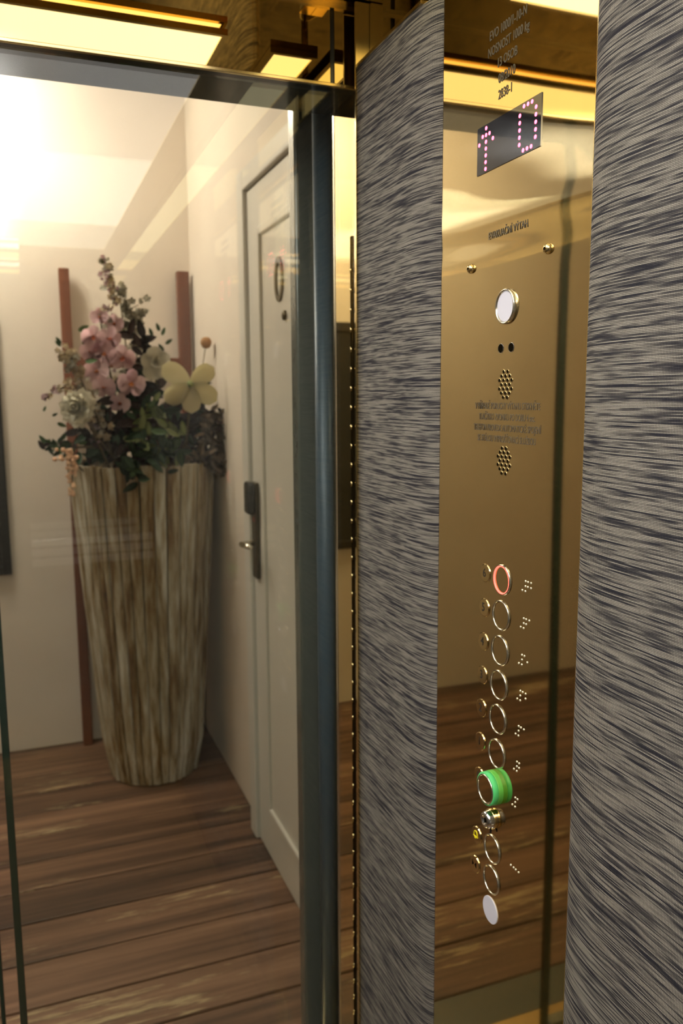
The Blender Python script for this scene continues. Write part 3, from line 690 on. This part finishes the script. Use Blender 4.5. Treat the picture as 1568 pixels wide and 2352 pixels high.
# brown round pod
pd = tag(thing('seed_pod', root(.17, .02)), 'single brown round seed pod on a thin stem at the right', 'flower')
pp_ = at(473, 787, 3.28); stem(pd, [root(.17, .02), at(462, 860, 3.28), pp_], .003)
MB().lathe([(0, -.024), (.014, -.02), (.022, -.006), (.023, .005), (.016, .018), (.006, .022), (0, .020)], Matrix.Translation(pp_), 14).build('pod', PODM, pd, True)
# foliage clumps: many leaves, each its own piece
def clump(name, label, centres, n, kinds, r, Y, size, cat='foliage', out=.6):
    t = tag(thing(name, root(rf.uniform(-.08, .12), rf.uniform(-.06, .0))), label, cat)
    for (cx, cy) in centres[:5]: stem(t, [org(t), org(t).lerp(at(cx, cy, Y), .5)+Vector((0, 0, .05)), at(cx, cy, Y)], .0035)
    for k in range(n):
        cx, cy = rf.choice(centres)
        p = at(cx, cy, Y)+Vector((rf.gauss(0, r), rf.gauss(0, r*.6), rf.gauss(0, r)))
        inst('leaf', small_leaf[rf.choice(kinds)], t, face_mtx(p, TOCAM+jit(out), rf.random()*6.28) @ Matrix.Scale(rf.uniform(*size), 4))
    return t
clump('dark_foliage', 'mass of dark burgundy leaves filling the middle of the planter', [(230, 990), (260, 960), (300, 940), (250, 1030), (290, 1010), (210, 1010), (320, 990), (320, 900), (270, 1040), (330, 1030)], 150, 'bbbd', .034, 3.22, (1.2, 2.1))
clump('dark_foliage', 'dark burgundy leaves under the magnolia', [(410, 960), (450, 950), (430, 1000), (400, 1020), (460, 1010), (380, 970)], 110, 'bbbbd', .030, 3.22, (1.1, 1.9))
clump('dark_foliage', 'upright dark feathery leaves between orchids and white bloom', [(312, 790), (322, 830), (328, 870), (335, 900)], 26, 'b', .014, 3.27, (1.2, 1.9), out=.3)
clump('ivy', 'green variegated ivy trailing over the front rim of the planter', [(310, 1100), (312, 1070), (330, 1040), (355, 1045), (375, 1040), (340, 1000), (335, 985), (360, 925), (350, 955), (395, 1000)], 74, 'dddgy', .026, 3.03, (.9, 1.5), 'ivy', .4)
clump('ivy', 'pale green ivy leaves in the centre below the magnolia', [(355, 935), (362, 962), (340, 975), (330, 1015), (395, 985)], 16, 'yyg', .018, 3.03, (.9, 1.3), 'ivy', .3)
clump('dry_heather', 'bushy dry brown heather spilling over the right rim of the planter', [(490, 960), (505, 990), (500, 1020), (512, 1045), (495, 1060), (470, 1040), (515, 1065), (480, 990), (460, 1060)], 260, 'rrrrb', .020, 3.16, (.7, 1.2), 'foliage', .9)
clump('rosemary_sprig', 'dark green sprig poking out at the left rim above the pink beads', [(112, 1028), (130, 1026), (150, 1030), (170, 1025)], 40, 'gdb', .014, 3.12, (.5, .9), 'foliage', .6)
# hanging pink beads
bd = tag(thing('bead_spray', root(-.2, -.1)), 'hanging spray of small peach pink beads over the left rim', 'flower')
stem(bd, [root(-.2, -.1), at(150, 1040, 3.08), at(165, 1070, 3.07), at(165, 1130, 3.07)], .003)
bme = MB().lathe([(0, -.008), (.0058, -.0056), (.008, 0), (.0058, .0056), (0, .008)], Matrix.Identity(4), 8).mesh('bead', BEAD, True)
for k in range(64):
    u = rf.random()
    if u < .3: c = at(128+45*u/.3, 1045, 3.08)
    else: c = at(166-(u-.3)*4, 1050+(u-.3)*125, 3.07)
    w = .022*(1.1-u*.75)
    inst('bead', bme, bd, Matrix.Translation(c+Vector((rf.uniform(-w, w), rf.uniform(-w, w), rf.uniform(-w, w)*.8))) @ Matrix.Scale(rf.uniform(.7, 1.15), 4))
